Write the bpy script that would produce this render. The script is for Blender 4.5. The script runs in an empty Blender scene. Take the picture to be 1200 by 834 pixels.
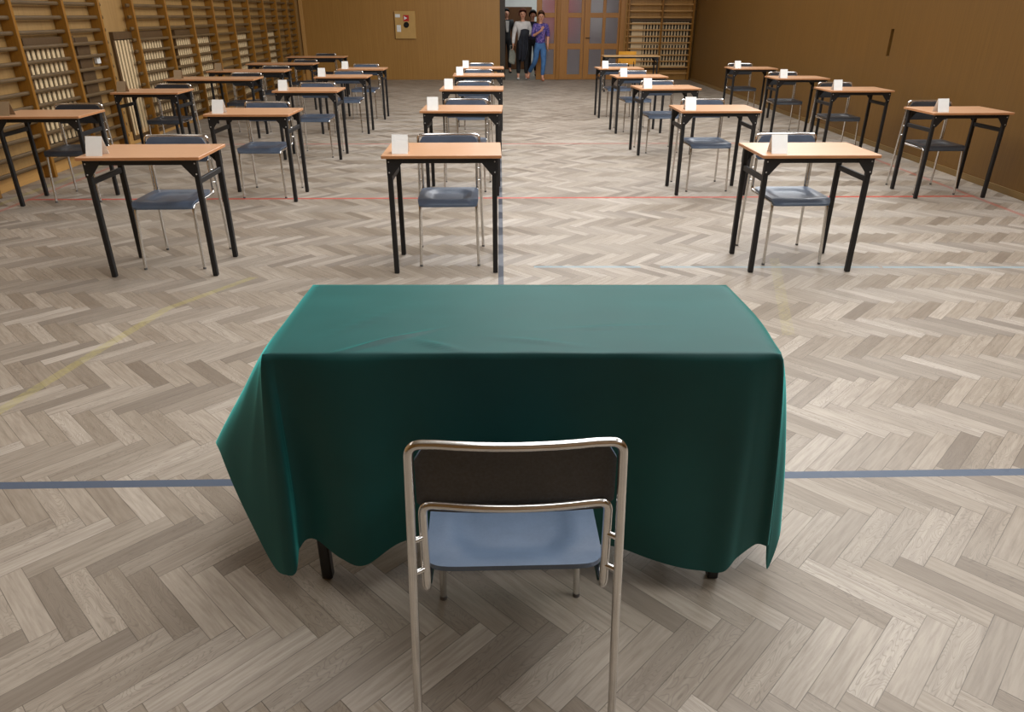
import bpy, bmesh, math, random
from mathutils import Vector, Matrix, noise as mnoise

random.seed(7)
SC = bpy.context.scene
COL = SC.collection
PI = math.pi

# ------------------------------------------------------------------ helpers
def link(o, parent=None):
    COL.objects.link(o)
    if parent is not None:
        o.parent = parent
    return o

def obj(name, bm, mat, parent=None, smooth=False, angle=None):
    me = bpy.data.meshes.new(name)
    bmesh.ops.recalc_face_normals(bm, faces=bm.faces[:])
    bm.to_mesh(me)
    bm.free()
    mats = mat if isinstance(mat, (list, tuple)) else [mat]
    for m in mats:
        me.materials.append(m)
    if smooth:
        for p in me.polygons:
            p.use_smooth = True
        if angle:
            me.set_sharp_from_angle(angle=math.radians(angle))
    return link(bpy.data.objects.new(name, me), parent)

def tag(o, label=None, cat=None, group=None, kind=None):
    if label: o['label'] = label
    if cat: o['category'] = cat
    if group: o['group'] = group
    if kind: o['kind'] = kind
    return o

def empty(name, loc, rz, label, cat, group=None):
    e = bpy.data.objects.new(name, None)
    e.empty_display_size = .1
    e.location = loc
    e.rotation_euler = (0, 0, rz)
    link(e)
    return tag(e, label, cat, group)

def children(o):
    return [c for c in bpy.data.objects if c.parent is o]

def copy_tree(o, parent=None):
    kids = children(o)
    c = o.copy()
    COL.objects.link(c)
    if parent is not None:
        c.parent = parent
    for k in kids:
        copy_tree(k, c)
    return c

def box(bm, lo, hi, bev=0.0, mi=0, rot=None, seg=1):
    lo = Vector(lo); hi = Vector(hi)
    r = bmesh.ops.create_cube(bm, size=1.0)
    vs = r['verts']
    c = (lo + hi) / 2
    s = hi - lo
    for v in vs:
        v.co = Vector((v.co.x * s.x, v.co.y * s.y, v.co.z * s.z))
    fs = list({f for v in vs for f in v.link_faces})
    if bev > 0:
        es = list({e for v in vs for e in v.link_edges})
        rr = bmesh.ops.bevel(bm, geom=es, offset=bev, segments=seg, affect='EDGES', profile=.5)
        vs = list({v for f in rr['faces'] for v in f.verts} | {v for v in vs if v.is_valid})
        fs = list({f for v in vs for f in v.link_faces})
    for v in vs:
        if rot is not None:
            v.co = rot @ v.co
        v.co += c
    for f in fs:
        f.material_index = mi
    return vs

def cyl(bm, p0, p1, r0, r1=None, n=12, mi=0):
    sweep(bm, [Vector(p0), Vector(p1)], [r0, r0 if r1 is None else r1], n, mi)

def fillet(pts, rad, n=6):
    pts = [Vector(p) for p in pts]
    out = [pts[0]]
    for i in range(1, len(pts) - 1):
        p, a, b = pts[i], pts[i - 1], pts[i + 1]
        r = rad[i] if isinstance(rad, (list, tuple)) else rad
        da, db = (a - p), (b - p)
        r = min(r, da.length * .49, db.length * .49)
        q0 = p + da.normalized() * r
        q1 = p + db.normalized() * r
        for k in range(n + 1):
            t = k / n
            out.append((1 - t) ** 2 * q0 + 2 * t * (1 - t) * p + t * t * q1)
    out.append(pts[-1])
    return out

def sweep(bm, pts, r, n=10, mi=0, cap=True):
    pts = [Vector(p) for p in pts]
    rs = r if isinstance(r, (list, tuple)) else [r] * len(pts)
    rings = []
    t = (pts[1] - pts[0]).normalized()
    up = Vector((0, 0, 1)) if abs(t.z) < .9 else Vector((0, 1, 0))
    nrm = t.cross(up).normalized()
    for i, p in enumerate(pts):
        if i == 0: d = pts[1] - pts[0]
        elif i == len(pts) - 1: d = pts[-1] - pts[-2]
        else: d = (pts[i + 1] - p).normalized() + (p - pts[i - 1]).normalized()
        d.normalize()
        nrm = (nrm - d * nrm.dot(d)).normalized()
        bn = d.cross(nrm)
        rings.append([bm.verts.new(p + (nrm * math.cos(2 * PI * k / n) + bn * math.sin(2 * PI * k / n)) * rs[i]) for k in range(n)])
    for a, b in zip(rings, rings[1:]):
        for k in range(n):
            f = bm.faces.new((a[k], a[(k + 1) % n], b[(k + 1) % n], b[k]))
            f.material_index = mi
    if cap:
        f = bm.faces.new(rings[0][::-1]); f.material_index = mi
        f = bm.faces.new(rings[-1]); f.material_index = mi
    return rings

def prism(bm, poly, axis, a, b, mi=0):
    """extrude a 2D polygon; axis 'y' -> poly in (x,z), 'x' -> (y,z), 'z' -> (x,y)"""
    def P(u, v, w):
        return {'y': (u, w, v), 'x': (w, u, v), 'z': (u, v, w)}[axis]
    A = [bm.verts.new(P(u, v, a)) for u, v in poly]
    B = [bm.verts.new(P(u, v, b)) for u, v in poly]
    n = len(poly)
    fs = [bm.faces.new(A), bm.faces.new(B[::-1])]
    for k in range(n):
        fs.append(bm.faces.new((A[k], B[k], B[(k + 1) % n], A[(k + 1) % n])))
    for f in fs:
        f.material_index = mi

def catmull(P, t):
    """P list of Vectors, t in 0..len-1"""
    n = len(P)
    i = max(0, min(n - 2, int(math.floor(t))))
    u = t - i
    p1, p2 = P[i], P[i + 1]
    p0 = P[i - 1] if i > 0 else p1 * 2 - p2
    p3 = P[i + 2] if i + 2 < n else p2 * 2 - p1
    return .5 * ((2 * p1) + (p2 - p0) * u + (2 * p0 - 5 * p1 + 4 * p2 - p3) * u * u + (3 * p1 - p0 - 3 * p2 + p3) * u ** 3)

# ------------------------------------------------------------------ materials
def L(r, g, b):
    f = lambda c: (c / 255 / 12.92) if c / 255 <= .04045 else ((c / 255 + .055) / 1.055) ** 2.4
    return (f(r), f(g), f(b), 1)

class NT:
    def __init__(s, name):
        s.m = bpy.data.materials.new(name)
        s.m.use_nodes = True
        s.t = s.m.node_tree
        s.b = s.t.nodes['Principled BSDF']
    def n(s, typ, **kw):
        x = s.t.nodes.new(typ)
        for k, v in kw.items():
            setattr(x, k, v)
        return x
    def put(s, sock, v):
        if isinstance(v, bpy.types.NodeSocket): s.t.links.new(v, sock)
        else: sock.default_value = v
    def math(s, op, a, b=0.0, c=None, clamp=False):
        x = s.n('ShaderNodeMath', operation=op, use_clamp=clamp)
        s.put(x.inputs[0], a); s.put(x.inputs[1], b)
        if c is not None: s.put(x.inputs[2], c)
        return x.outputs[0]
    def mix(s, f, a, b, mode='MIX'):
        x = s.n('ShaderNodeMix', data_type='RGBA', blend_type=mode)
        s.put(x.inputs[0], f); s.put(x.inputs[6], a); s.put(x.inputs[7], b)
        return x.outputs[2]
    def noise(s, vec, scale, detail=3, rough=.5, dist=0):
        x = s.n('ShaderNodeTexNoise')
        s.put(x.inputs['Vector'], vec)
        x.inputs['Scale'].default_value = scale
        x.inputs['Detail'].default_value = detail
        x.inputs['Roughness'].default_value = rough
        x.inputs['Distortion'].default_value = dist
        return x.outputs[0]
    def ramp(s, f, stops):
        x = s.n('ShaderNodeValToRGB')
        s.put(x.inputs[0], f)
        el = x.color_ramp.elements
        while len(el) < len(stops): el.new(.5)
        for e, (p, c) in zip(el, stops):
            e.position = p; e.color = c
        return x.outputs[0]
    def mapping(s, vec, scale=(1, 1, 1), rot=(0, 0, 0)):
        x = s.n('ShaderNodeMapping')
        s.put(x.inputs[0], vec)
        x.inputs['Scale'].default_value = scale
        x.inputs['Rotation'].default_value = rot
        return x.outputs[0]
    def coord(s, k='Object'):
        return s.n('ShaderNodeTexCoord').outputs[k]
    def bump(s, h, strength=.3, dist=.002):
        x = s.n('ShaderNodeBump')
        x.inputs['Strength'].default_value = strength
        x.inputs['Distance'].default_value = dist
        s.put(x.inputs['Height'], h)
        s.put(s.b.inputs['Normal'], x.outputs[0])
    def set(s, **kw):
        for k, v in kw.items():
            s.put(s.b.inputs[k.replace('_', ' ')], v)
        return s.m

def plain(name, col, rough=.5, metal=0.0, var=.12, scale=30, **kw):
    t = NT(name)
    f = t.noise(t.coord(), scale, 3)
    d = tuple(c * (1 - var) for c in col[:3]) + (1,)
    u = tuple(min(1, c * (1 + var)) for c in col[:3]) + (1,)
    t.set(Base_Color=t.ramp(f, [(.3, d), (.7, u)]), Roughness=rough, Metallic=metal, **kw)
    return t.m

def wood(name, c0, c1, scale=(40, 40, 1.2), rough=.45, nscale=3, coat=0.0):
    t = NT(name)
    v = t.mapping(t.coord(), scale)
    f = t.noise(v, nscale, 5, .6, .4)
    f2 = t.noise(t.coord(), 1.3, 2)
    col = t.ramp(f, [(.28, c0), (.72, c1)])
    col = t.mix(t.math('MULTIPLY', f2, .35), col, tuple(c * .75 for c in c0[:3]) + (1,))
    t.set(Base_Color=col, Roughness=rough, Coat_Weight=coat)
    t.bump(f, .12, .002)
    return t.m

M = {}
M['beech'] = wood('beech_laminate', L(196, 148, 110), L(211, 167, 131), (1.5, 40, 40), .33)
M['beech_edge'] = wood('beech_edge', L(175, 118, 74), L(196, 140, 95), (1.5, 40, 40), .4)
M['black'] = plain('black_paint', (.006, .006, .007, 1), .5)
M['cap'] = plain('worn_foot_cap', (.10, .10, .10, 1), .5)
M['screw'] = plain('zinc_screw', (.62, .62, .62, 1), .35, .8)
M['chrome'] = plain('chrome_tube', (.70, .69, .67, 1), .17, 1.0, .05)
M['chrome_worn'] = plain('worn_chrome_tube', (.66, .61, .57, 1), .27, .9, .1)
def plastic(name, col, dark, rough=.38):
    t = NT(name)
    f = t.noise(t.coord(), 9, 4, .6)
    g = t.noise(t.coord(), 160, 2)
    c = t.ramp(f, [(.3, dark), (.75, col)])
    t.set(Base_Color=t.mix(t.math('MULTIPLY', g, .15), c, (.25, .3, .36, 1)), Roughness=rough)
    t.bump(g, .08, .0006)
    return t.m
M['seat_blue'] = plastic('blue_grey_seat', (.096, .138, .208, 1), (.068, .100, .156, 1), .36)
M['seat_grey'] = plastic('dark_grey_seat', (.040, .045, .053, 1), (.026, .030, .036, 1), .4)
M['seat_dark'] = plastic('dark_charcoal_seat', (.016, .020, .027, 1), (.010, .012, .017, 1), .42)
M['back_brown'] = plastic('dark_brown_rear_panel', (.042, .034, .026, 1), (.028, .023, .018, 1), .5)
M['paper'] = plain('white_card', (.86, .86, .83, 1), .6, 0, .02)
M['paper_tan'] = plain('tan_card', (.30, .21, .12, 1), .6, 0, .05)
M['bar_wood'] = wood('varnished_bar_upright', L(126, 84, 24), L(152, 104, 34), (30, 30, 1.2), .35)
M['rung_wood'] = wood('worn_rung', L(78, 60, 36), L(106, 84, 52), (30, 1.2, 30), .5)
M['rung_light'] = wood('light_rung', L(176, 132, 78), L(200, 156, 98), (1.2, 30, 30), .45)
M['slat'] = wood('pale_slat', L(205, 178, 135), L(222, 198, 158), (30, 30, 1), .5)
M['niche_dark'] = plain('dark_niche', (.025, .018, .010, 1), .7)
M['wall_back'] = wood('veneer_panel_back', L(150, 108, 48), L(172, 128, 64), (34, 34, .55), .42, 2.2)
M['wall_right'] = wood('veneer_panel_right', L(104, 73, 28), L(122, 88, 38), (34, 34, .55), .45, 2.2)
M['wall_left'] = wood('plywood_left', L(140, 108, 62), L(162, 128, 78), (14, 14, .9), .5, 2)
M['trim_wood'] = wood('light_trim', L(176, 132, 72), L(196, 150, 86), (20, 1, 20), .45)
M['door_wood'] = wood('door_frame_wood', L(150, 100, 40), L(170, 118, 52), (26, 26, .8), .4)
M['door_inner'] = wood('inner_door_wood', L(88, 54, 24), L(104, 66, 32), (26, 26, .8), .45)
M['grille_frame'] = wood('grille_frame_wood', L(72, 52, 28), L(92, 68, 38), (20, 20, 1), .5)
M['dark_trim'] = wood('dark_skirting', L(118, 92, 50), L(136, 108, 62), (20, 1, 20), .5)
M['jamb'] = wood('dark_jamb', L(40, 32, 20), L(56, 44, 28), (20, 20, 1), .5)
M['plaster'] = plain('white_plaster', (.70, .72, .70, 1), .8, 0, .04, 6)
M['ceiling'] = plain('ceiling_paint', (.62, .60, .55, 1), .85, 0, .04, 3)
M['corr_floor'] = plain('corridor_floor', (.16, .15, .12, 1), .4, 0, .2, 5)
M['orange_wood'] = wood('orange_chair_wood', L(215, 150, 45), L(232, 170, 62), (1.5, 30, 30), .35)
M['pale_top'] = wood('pale_table_top', L(205, 165, 115), L(222, 184, 134), (1.5, 40, 40), .3)
M['cab'] = plain('beige_cabinet', L(186, 148, 84), .5, 0, .05, 8)
M['red'] = plain('red_sign', L(178, 22, 22), .4, 0, .05)
M['white'] = plain('white_paint', (.75, .76, .74, 1), .5, 0, .03)
M['dark_round'] = plain('black_round', (.006, .006, .006, 1), .25)
M['red_board'] = plain('red_board', L(190, 42, 46), .7, 0, .1, 4)

def glass():
    t = NT('frosted_door_glass')
    v = t.noise(t.mapping(t.coord(), (90, 1, 6)), 2.0, 2)
    t.set(Base_Color=(.62, .58, .60, 1), Roughness=.32, IOR=1.3)
    t.b.inputs['Transmission Weight'].default_value = .85
    t.bump(v, .5, .004)
    return t.m
M['glass'] = glass()
M['mauve'] = plain('mauve_plaster', (.16, .125, .125, 1), .8, 0, .1, 2)

def felt():
    t = NT('green_cloth')
    w = t.noise(t.coord(), 420, 2)
    f = t.noise(t.coord(), 5, 3)
    c = t.ramp(f, [(.3, (.0040, .046, .043, 1)), (.7, (.0050, .056, .053, 1))])
    t.set(Base_Color=c, Roughness=.55, Sheen_Weight=1.0, Sheen_Roughness=.35, Sheen_Tint=(.10, .80, .74, 1))
    t.b.inputs['Specular IOR Level'].default_value = .32
    t.bump(w, .22, .0006)
    tr = t.n('ShaderNodeBsdfTranslucent'); tr.inputs[0].default_value = (.02, .24, .20, 1)
    mx = t.n('ShaderNodeMixShader'); mx.inputs[0].default_value = .10
    t.put(mx.inputs[1], t.b.outputs[0]); t.put(mx.inputs[2], tr.outputs[0])
    t.put(t.t.nodes['Material Output'].inputs[0], mx.outputs[0])
    return t.m
M['felt'] = felt()

# ---- herringbone parquet: the board mesh carries UVs in metres and a random colour per board
BW, BL = .0705, .3525
def parquet():
    t = NT('herringbone_parquet')
    at = t.n('ShaderNodeAttribute', attribute_name='rnd')
    sep = t.n('ShaderNodeSeparateColor'); t.put(sep.inputs[0], at.outputs[0])
    r1, r2, r3 = sep.outputs
    uv = t.n('ShaderNodeUVMap', uv_map='board').outputs[0]
    su = t.n('ShaderNodeSeparateXYZ'); t.put(su.inputs[0], uv)
    u, v = su.outputs[0], su.outputs[1]
    off = t.math('MULTIPLY', r1, 37.0)
    cv = t.n('ShaderNodeCombineXYZ')
    t.put(cv.inputs[0], t.math('MULTIPLY', u, 2.2)); t.put(cv.inputs[1], t.math('MULTIPLY', v, 26.0)); t.put(cv.inputs[2], off)
    fine = t.noise(cv.outputs[0], 3.0, 5, .62, .3)
    # cathedral figure: distorted rings along the board
    cw = t.n('ShaderNodeCombineXYZ')
    t.put(cw.inputs[0], t.math('MULTIPLY', u, 5.0)); t.put(cw.inputs[1], t.math('MULTIPLY', v, 22.0)); t.put(cw.inputs[2], off)
    blob = t.noise(cw.outputs[0], .8, 1.5, .5, .2)
    ring = t.math('SINE', t.math('MULTIPLY', blob, 95.0))
    ring = t.math('SMOOTH_MIN', t.math('ABSOLUTE', ring), .55, .2)
    ringamt = t.math('MULTIPLY', t.math('GREATER_THAN', r2, .5), .85)
    base = t.ramp(r1, [(0.0, (.215, .178, .140, 1)), (.18, (.285, .240, .190, 1)), (.5, (.345, .295, .237, 1)), (.85, (.400, .346, .284, 1)), (1.0, (.455, .40, .335, 1))])
    col = t.mix(t.math('MULTIPLY', t.math('SUBTRACT', .62, fine, clamp=True), 1.5, clamp=True), base, (.125, .092, .064, 1))
    dark = t.math('MULTIPLY', t.math('SUBTRACT', .5, ring, clamp=True), ringamt)
    col = t.mix(t.math('MULTIPLY', dark, 1.1, clamp=True), col, (.13, .105, .08, 1))
    # joints
    eu = t.math('MINIMUM', u, t.math('SUBTRACT', BL, u))
    ev = t.math('MINIMUM', v, t.math('SUBTRACT', BW, v))
    e = t.math('MINIMUM', eu, ev)
    ne = t.noise(t.coord(), 7.0, 2)
    gap = t.math('SUBTRACT', 1.0, t.math('DIVIDE', e, .0016), clamp=True)
    gap = t.math('MULTIPLY', gap, t.math('MULTIPLY', ne, 1.6))
    col = t.mix(gap, col, (.05, .037, .025, 1))
    # worn, scuffed patches
    sc = t.noise(t.mapping(t.coord(), (1.0, 1.0, 1)), .55, 4, .6)
    col = t.mix(t.math('MULTIPLY', t.math('SUBTRACT', sc, .5, clamp=True), 1.2, clamp=True), col, (.40, .36, .30, 1))
    # painted court lines (object coordinates, metres)
    co = t.n('ShaderNodeSeparateXYZ'); t.put(co.inputs[0], t.coord())
    X, Y = co.outputs[0], co.outputs[1]
    wear = t.noise(t.coord(), 45.0, 3, .6)
    def band(c, mid, w):
        return t.math('LESS_THAN', t.math('ABSOLUTE', t.math('SUBTRACT', c, mid)), w / 2)
    def rng(c, a, b):
        return t.math('MULTIPLY', t.math('GREATER_THAN', c, a), t.math('LESS_THAN', c, b))
    def mul(*a):
        r = a[0]
        for k in a[1:]: r = t.math('MULTIPLY', r, k)
        return r
    def paint(col, mask, c, op, wr=.6):
        m = t.math('MULTIPLY', mask, t.math('MULTIPLY_ADD', wear, wr, op, clamp=True), clamp=True)
        return t.mix(m, col, c)
    lin = lambda a, b: t.math('ADD', t.math('MULTIPLY', X, a), b)
    col = paint(col, band(t.math('ADD', Y, t.math('MULTIPLY', X, -.004)), 2.200, .044), (.070, .095, .140, 1), .8)
    col = paint(col, mul(band(X, t.math('MULTIPLY_ADD', Y, .004, .002), .036), rng(Y, 2.2, 9.9)), (.050, .058, .075, 1), .9)
    col = paint(col, mul(band(Y, 6.74, .042), rng(X, -4.42, 4.60)), (.50, .055, .03, 1), .95)
    col = paint(col, mul(band(Y, 9.90, .040), rng(X, -4.42, 4.60)), (.40, .07, .05, 1), .6)
    col = paint(col, mul(band(X, -4.40, .05), rng(Y, 3.0, 9.9)), (.42, .09, .06, 1), .2)
    col = paint(col, mul(band(X, 4.58, .05), rng(Y, 3.0, 9.9)), (.42, .09, .06, 1), .2)
    dash = t.math('GREATER_THAN', t.noise(t.mapping(t.coord(), (2.2, .1, 1)), 1.0, 1), .40)
    col = paint(col, mul(band(t.math('ADD', Y, t.math('MULTIPLY', X, .02)), 4.69, .035), t.math('GREATER_THAN', X, .25), dash), (.20, .37, .46, 1), .2)
    # faint yellow traces of an old circle
    def seg(x0, y0, x1, y1, w):
        k = (x1 - x0) / (y1 - y0)
        cx = t.math('MULTIPLY_ADD', Y, k, x0 - k * y0)
        return mul(band(X, cx, w), rng(Y, y0, y1))
    col = paint(col, seg(-2.22, 2.6, -1.96, 3.95, .06), (.45, .40, .10, 1), -.12, .8)
    col = paint(col, seg(-1.96, 3.95, -1.62, 4.5, .06), (.45, .40, .10, 1), -.12, .8)
    col = paint(col, seg(1.58, 3.5, 1.98, 4.85, .07), (.45, .40, .10, 1), -.28, .8)
    col = paint(col, mul(band(X, -4.56, .07), rng(Y, 5.0, 9.5)), (.38, .34, .08, 1), -.1, .8)
    rg = t.math('MULTIPLY_ADD', fine, .20, .32)
    rg = t.math('ADD', rg, t.math('MULTIPLY', sc, .10))
    t.set(Base_Color=col, Roughness=rg, Anisotropic=.8, Anisotropic_Rotation=.25)
    tn = t.n('ShaderNodeTangent', direction_type='UV_MAP', uv_map='board')
    t.put(t.b.inputs['Tangent'], tn.outputs[0])
    h = t.math('SUBTRACT', t.math('MULTIPLY', fine, .3), gap)
    t.bump(h, .25, .0012)
    return t.m
M['parquet'] = parquet()

# ------------------------------------------------------------------ camera
F, PITCH, YAW, ROLL, CH = 831.46, math.radians(25.6468), math.radians(-1.2012), math.radians(.0732), 1.5673
def ray(a, b):
    c, s = math.cos(ROLL), math.sin(ROLL)
    x = c * a + s * b; yd = -s * a + c * b
    up = -yd
    c, s = math.cos(PITCH), math.sin(PITCH)
    y = c * 1 + s * up; z = -s * 1 + c * up
    c, s = math.cos(YAW), math.sin(YAW)
    return Vector((c * x - s * y, s * x + c * y, z))
fw = ray(0, 0)
rt = ray(1, 0) - fw
up = fw - ray(0, 1)
cam = bpy.data.cameras.new('camera')
cam.sensor_fit = 'HORIZONTAL'; cam.sensor_width = 36
cam.lens = F / 1200 * 36
cam.clip_start = .05; cam.clip_end = 100
co = bpy.data.objects.new('camera', cam)
mw = Matrix.Identity(4)
for i in range(3):
    mw[i][0] = rt.normalized()[i]; mw[i][1] = up.normalized()[i]; mw[i][2] = -fw.normalized()[i]
mw[0][3], mw[1][3], mw[2][3] = 0, 0, CH
co.matrix_world = mw
link(co)
SC.camera = co

# ------------------------------------------------------------------ room
YB = 20.42                                   # face of the back wall
WH = 6.0
xl = lambda y: -4.835 - .02 * (y - 7.7)      # left wall face
xr = lambda y: 4.95 + .018 * (y - 6.5)       # right wall face
Y0 = -2.2

def floor_mesh():
    bm = bmesh.new()
    uvl = bm.loops.layers.uv.new('board')
    cl = bm.loops.layers.float_color.new('rnd')
    s2 = math.sqrt(.5)
    n = 5
    # rotated frame: U=(x+y)/sqrt2, V=(y-x)/sqrt2 with origin at a board corner seen in the photo
    ox, oy = -1.356, 1.704
    x0, x1, y0, y1 = -5.35, 5.35, Y0, YB
    rr = int(26 / BW)
    rnd = random.Random(3)
    for j in range(-rr, rr):
        for i in range(-rr, rr):
            k = (i - j) % (2 * n)
            if k == 0: a, b, w, hh, hor = i, j, n, 1, True
            elif k == 2 * n - 1: a, b, w, hh, hor = i, j, 1, n, False
            else: continue
            cs = [(a, b), (a + w, b), (a + w, b + hh), (a, b + hh)]
            P = []
            for (U, V) in cs:
                U *= BW; V *= BW
                P.append((ox + (U + V) * s2, oy + (V - U) * s2))
            if max(p[0] for p in P) < x0 or min(p[0] for p in P) > x1 or max(p[1] for p in P) < y0 or min(p[1] for p in P) > y1: continue
            vs = [bm.verts.new((min(max(p[0], x0), x1), min(max(p[1], y0), y1), 0)) for p in P]
            try: f = bm.faces.new(vs)
            except ValueError: continue
            q = rnd.random(); q2 = rnd.random()
            uvs = [(0, 0), (BL, 0), (BL, BW), (0, BW)] if hor else [(0, BW), (0, 0), (BL, 0), (BL, BW)]
            for l, t in zip(f.loops, uvs):
                l[uvl].uv = t
                l[cl] = (q, q2, 1.0 if hor else 0.0, 1)
    return bm
me_floor = obj('floor', floor_mesh(), M['parquet'])
tag(me_floor, kind='structure')

def wall_quad(name, p0, p1, z0, z1, th, mat, out):
    bm = bmesh.new()
    a, b = Vector((*p0, 0)), Vector((*p1, 0))
    o = Vector((*out, 0)) * th
    prism(bm, [(a.x, a.y), (b.x, b.y), (b.x + o.x, b.y + o.y), (a.x + o.x, a.y + o.y)], 'z', z0, z1)
    return tag(obj(name, bm, mat), kind='structure')
wall_quad('wall_left', (xl(Y0), Y0), (xl(YB), YB), 0, WH, .15, M['wall_left'], (-1, 0))
wall_quad('wall_front', (xl(Y0), Y0), (xr(Y0), Y0), 0, WH, .15, M['wall_right'], (0, -1))
# right wall with its narrow dark recess cut out
def right_wall():
    bm = bmesh.new()
    ys = [Y0, 9.715, 9.795, YB]; zs = [0, 1.10, 1.416, WH]
    for i in range(3):
        for k in range(3):
            if i == 1 and k == 1: continue
            a, b = ys[i], ys[i + 1]
            prism(bm, [(xr(a), a), (xr(b), b), (xr(b) + .15, b), (xr(a) + .15, a)], 'z', zs[k], zs[k + 1])
    bmesh.ops.remove_doubles(bm, verts=bm.verts[:], dist=1e-5)
    w = tag(obj('wall_right', bm, M['wall_right']), kind='structure')
    bm = bmesh.new()
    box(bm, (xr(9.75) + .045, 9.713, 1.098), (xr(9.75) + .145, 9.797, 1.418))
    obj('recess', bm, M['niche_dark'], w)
right_wall()
# back wall: wood panel left of the doorway, lintel and panel beside it
XO0, XO1 = .10, 3.37                          # opening for the doors
bm = bmesh.new()
box(bm, (xl(YB) - .2, YB, 0), (XO0, YB + .22, WH))
box(bm, (XO1, YB, 0), (xr(YB) + .2, YB + .22, WH))
box(bm, (XO0, YB, 2.32), (XO1, YB + .22, WH))
tag(obj('wall_back', bm, M['wall_back']), kind='structure')
bm = bmesh.new()
box(bm, (-5.4, Y0 - .2, WH), (5.5, YB + .3, WH + .15))
tag(obj('ceiling', bm, M['ceiling']), kind='structure')
# skirting
def skirting(name, fx, sgn, y0, y1, h, mat):
    bm = bmesh.new()
    prism(bm, [(fx(y0), y0), (fx(y1), y1), (fx(y1) + sgn * .018, y1), (fx(y0) + sgn * .018, y0)], 'z', .001, h)
    return tag(obj(name, bm, mat), kind='structure')
skirting('baseboard_right', xr, -1, Y0, YB - .01, .06, M['dark_trim'])
skirting('baseboard_left', xl, 1, Y0, YB - .01, .16, M['trim_wood'])
bm = bmesh.new()
box(bm, (xl(YB) + .03, YB - .05, .001), (xl(YB) + .12, YB - .002, WH - .01), .006)
tag(obj('trim_1', bm, M['trim_wood']), kind='structure')

# ---- corridor behind the doorway
bm = bmesh.new()
box(bm, (-.9, YB, -.05), (5.2, 24.6, -.001))
tag(obj('floor_corridor', bm, M['corr_floor']), kind='structure')
bm = bmesh.new()
box(bm, (-1.0, 24.6, -.05), (5.3, 24.75, 3.0))
tag(obj('wall_corridor_back', bm, M['mauve']), kind='structure')
bm = bmesh.new()
box(bm, (-.9, 24.585, 1.80), (1.34, 24.599, 3.0))
tag(obj('trim_7', bm, M['plaster']), kind='structure')
bm = bmesh.new()
box(bm, (1.12, 24.585, 0), (1.34, 24.599, 1.80))
tag(obj('trim_8', bm, M['plaster']), kind='structure')
bm = bmesh.new()
box(bm, (2.93, 24.56, 1.05), (3.42, 24.599, 2.7), .006)  # plain white panel, added so the right leaf's glass looks bright
tag(obj('added_pale_panel', bm, M['white']), kind='structure')
bm = bmesh.new()
box(bm, (-1.05, YB + .23, -.05), (-.9, 24.6, 3.0))
tag(obj('wall_corridor_left', bm, M['jamb']), kind='structure')
bm = bmesh.new()
box(bm, (5.2, YB + .23, -.05), (5.35, 24.6, 3.0))
tag(obj('wall_corridor_right', bm, M['plaster']), kind='structure')
bm = bmesh.new()
box(bm, (-1.0, YB + .23, 3.0), (5.3, 24.7, 3.1))
tag(obj('ceiling_corridor', bm, M['ceiling']), kind='structure')
bm = bmesh.new()
box(bm, (-.1, 24.54, 0), (1.12, 24.598, 1.80), .01)
d4 = tag(obj('door_2', bm, M['door_inner']), kind='structure')
bm = bmesh.new()
box(bm, (1.36, 24.55, .9), (2.55, 24.598, 2.6), .005)  # red board added behind the doors to tint the frosted panes
nb = tag(obj('added_red_board', bm, M['red_board']), 'red board added on the corridor wall to redden the frosted door glass', 'board')

# ---- the glazed door set: frame posts and three leaves
def door_set():
    bm = bmesh.new()
    box(bm, (XO0, YB - .01, .001), (XO0 + .14, YB + .26, 2.32), .004)     # deep dark jamb
    tag(obj('trim_2', bm, M['jamb']), kind='structure')
    bm = bmesh.new()
    box(bm, (1.585, YB - .015, .001), (1.675, YB + .16, 2.32), .008)
    box(bm, (1.622, YB - .03, .001), (1.638, YB - .012, 2.32), .004)
    tag(obj('trim_3', bm, M['door_wood']), kind='structure')
    bm = bmesh.new()
    box(bm, (3.235, YB - .015, .001), (3.37, YB + .16, 2.32), .008)
    tag(obj('trim_4', bm, M['door_wood']), kind='structure')
    bm = bmesh.new()
    box(bm, (XO0 + .14, YB - .01, 2.24), (3.235, YB + .16, 2.32), .004)
    tag(obj('trim_5', bm, M['door_wood']), kind='structure')
    rows = [(.135, .755), (.895, 1.51), (1.625, 2.14)]
    leaves = [('door_1', 1.06, 1.583, [(1.20, 1.525)]), ('door_3', 1.677, 2.305, [(1.89, 2.225)]),
              ('door_4', 2.315, 3.233, [(2.465, 2.785), (2.87, 3.19)])]
    for nm, x0, x1, cols in leaves:
        ya, yb = YB + .03, YB + .075
        bm = bmesh.new()
        xs = [x0]
        for c in cols: xs += [c[0], c[1]]
        xs.append(x1)
        for k in range(0, len(xs), 2):
            box(bm, (xs[k], ya, .006), (xs[k + 1], yb, 2.235), .004)
        for c in cols:
            zz = [.006] + [v for r in rows for v in r] + [2.235]
            for k in range(0, len(zz), 2):
                box(bm, (c[0] - .004, ya + .003, zz[k]), (c[1] + .004, yb - .003, zz[k + 1]))
        lf = tag(obj(nm, bm, M['door_wood']), kind='structure')
        for c in cols:
            for r in rows:
                bm = bmesh.new()
                box(bm, (c[0] - .003, ya + .018, r[0] - .003), (c[1] + .003, ya + .024, r[1] + .003))
                obj('glass_pane', bm, M['glass'], lf)
        if nm == 'door_4':
            bm = bmesh.new()
            cyl(bm, (2.375, ya - .001, 1.03), (2.375, ya - .05, 1.03), .012)
            sweep(bm, fillet([(2.375, ya - .05, 1.03), (2.375, ya - .055, 1.03), (2.47, ya - .055, 1.03)], .004, 3), .010)
            obj('handle', bm, M['niche_dark'], lf)
door_set()

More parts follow.
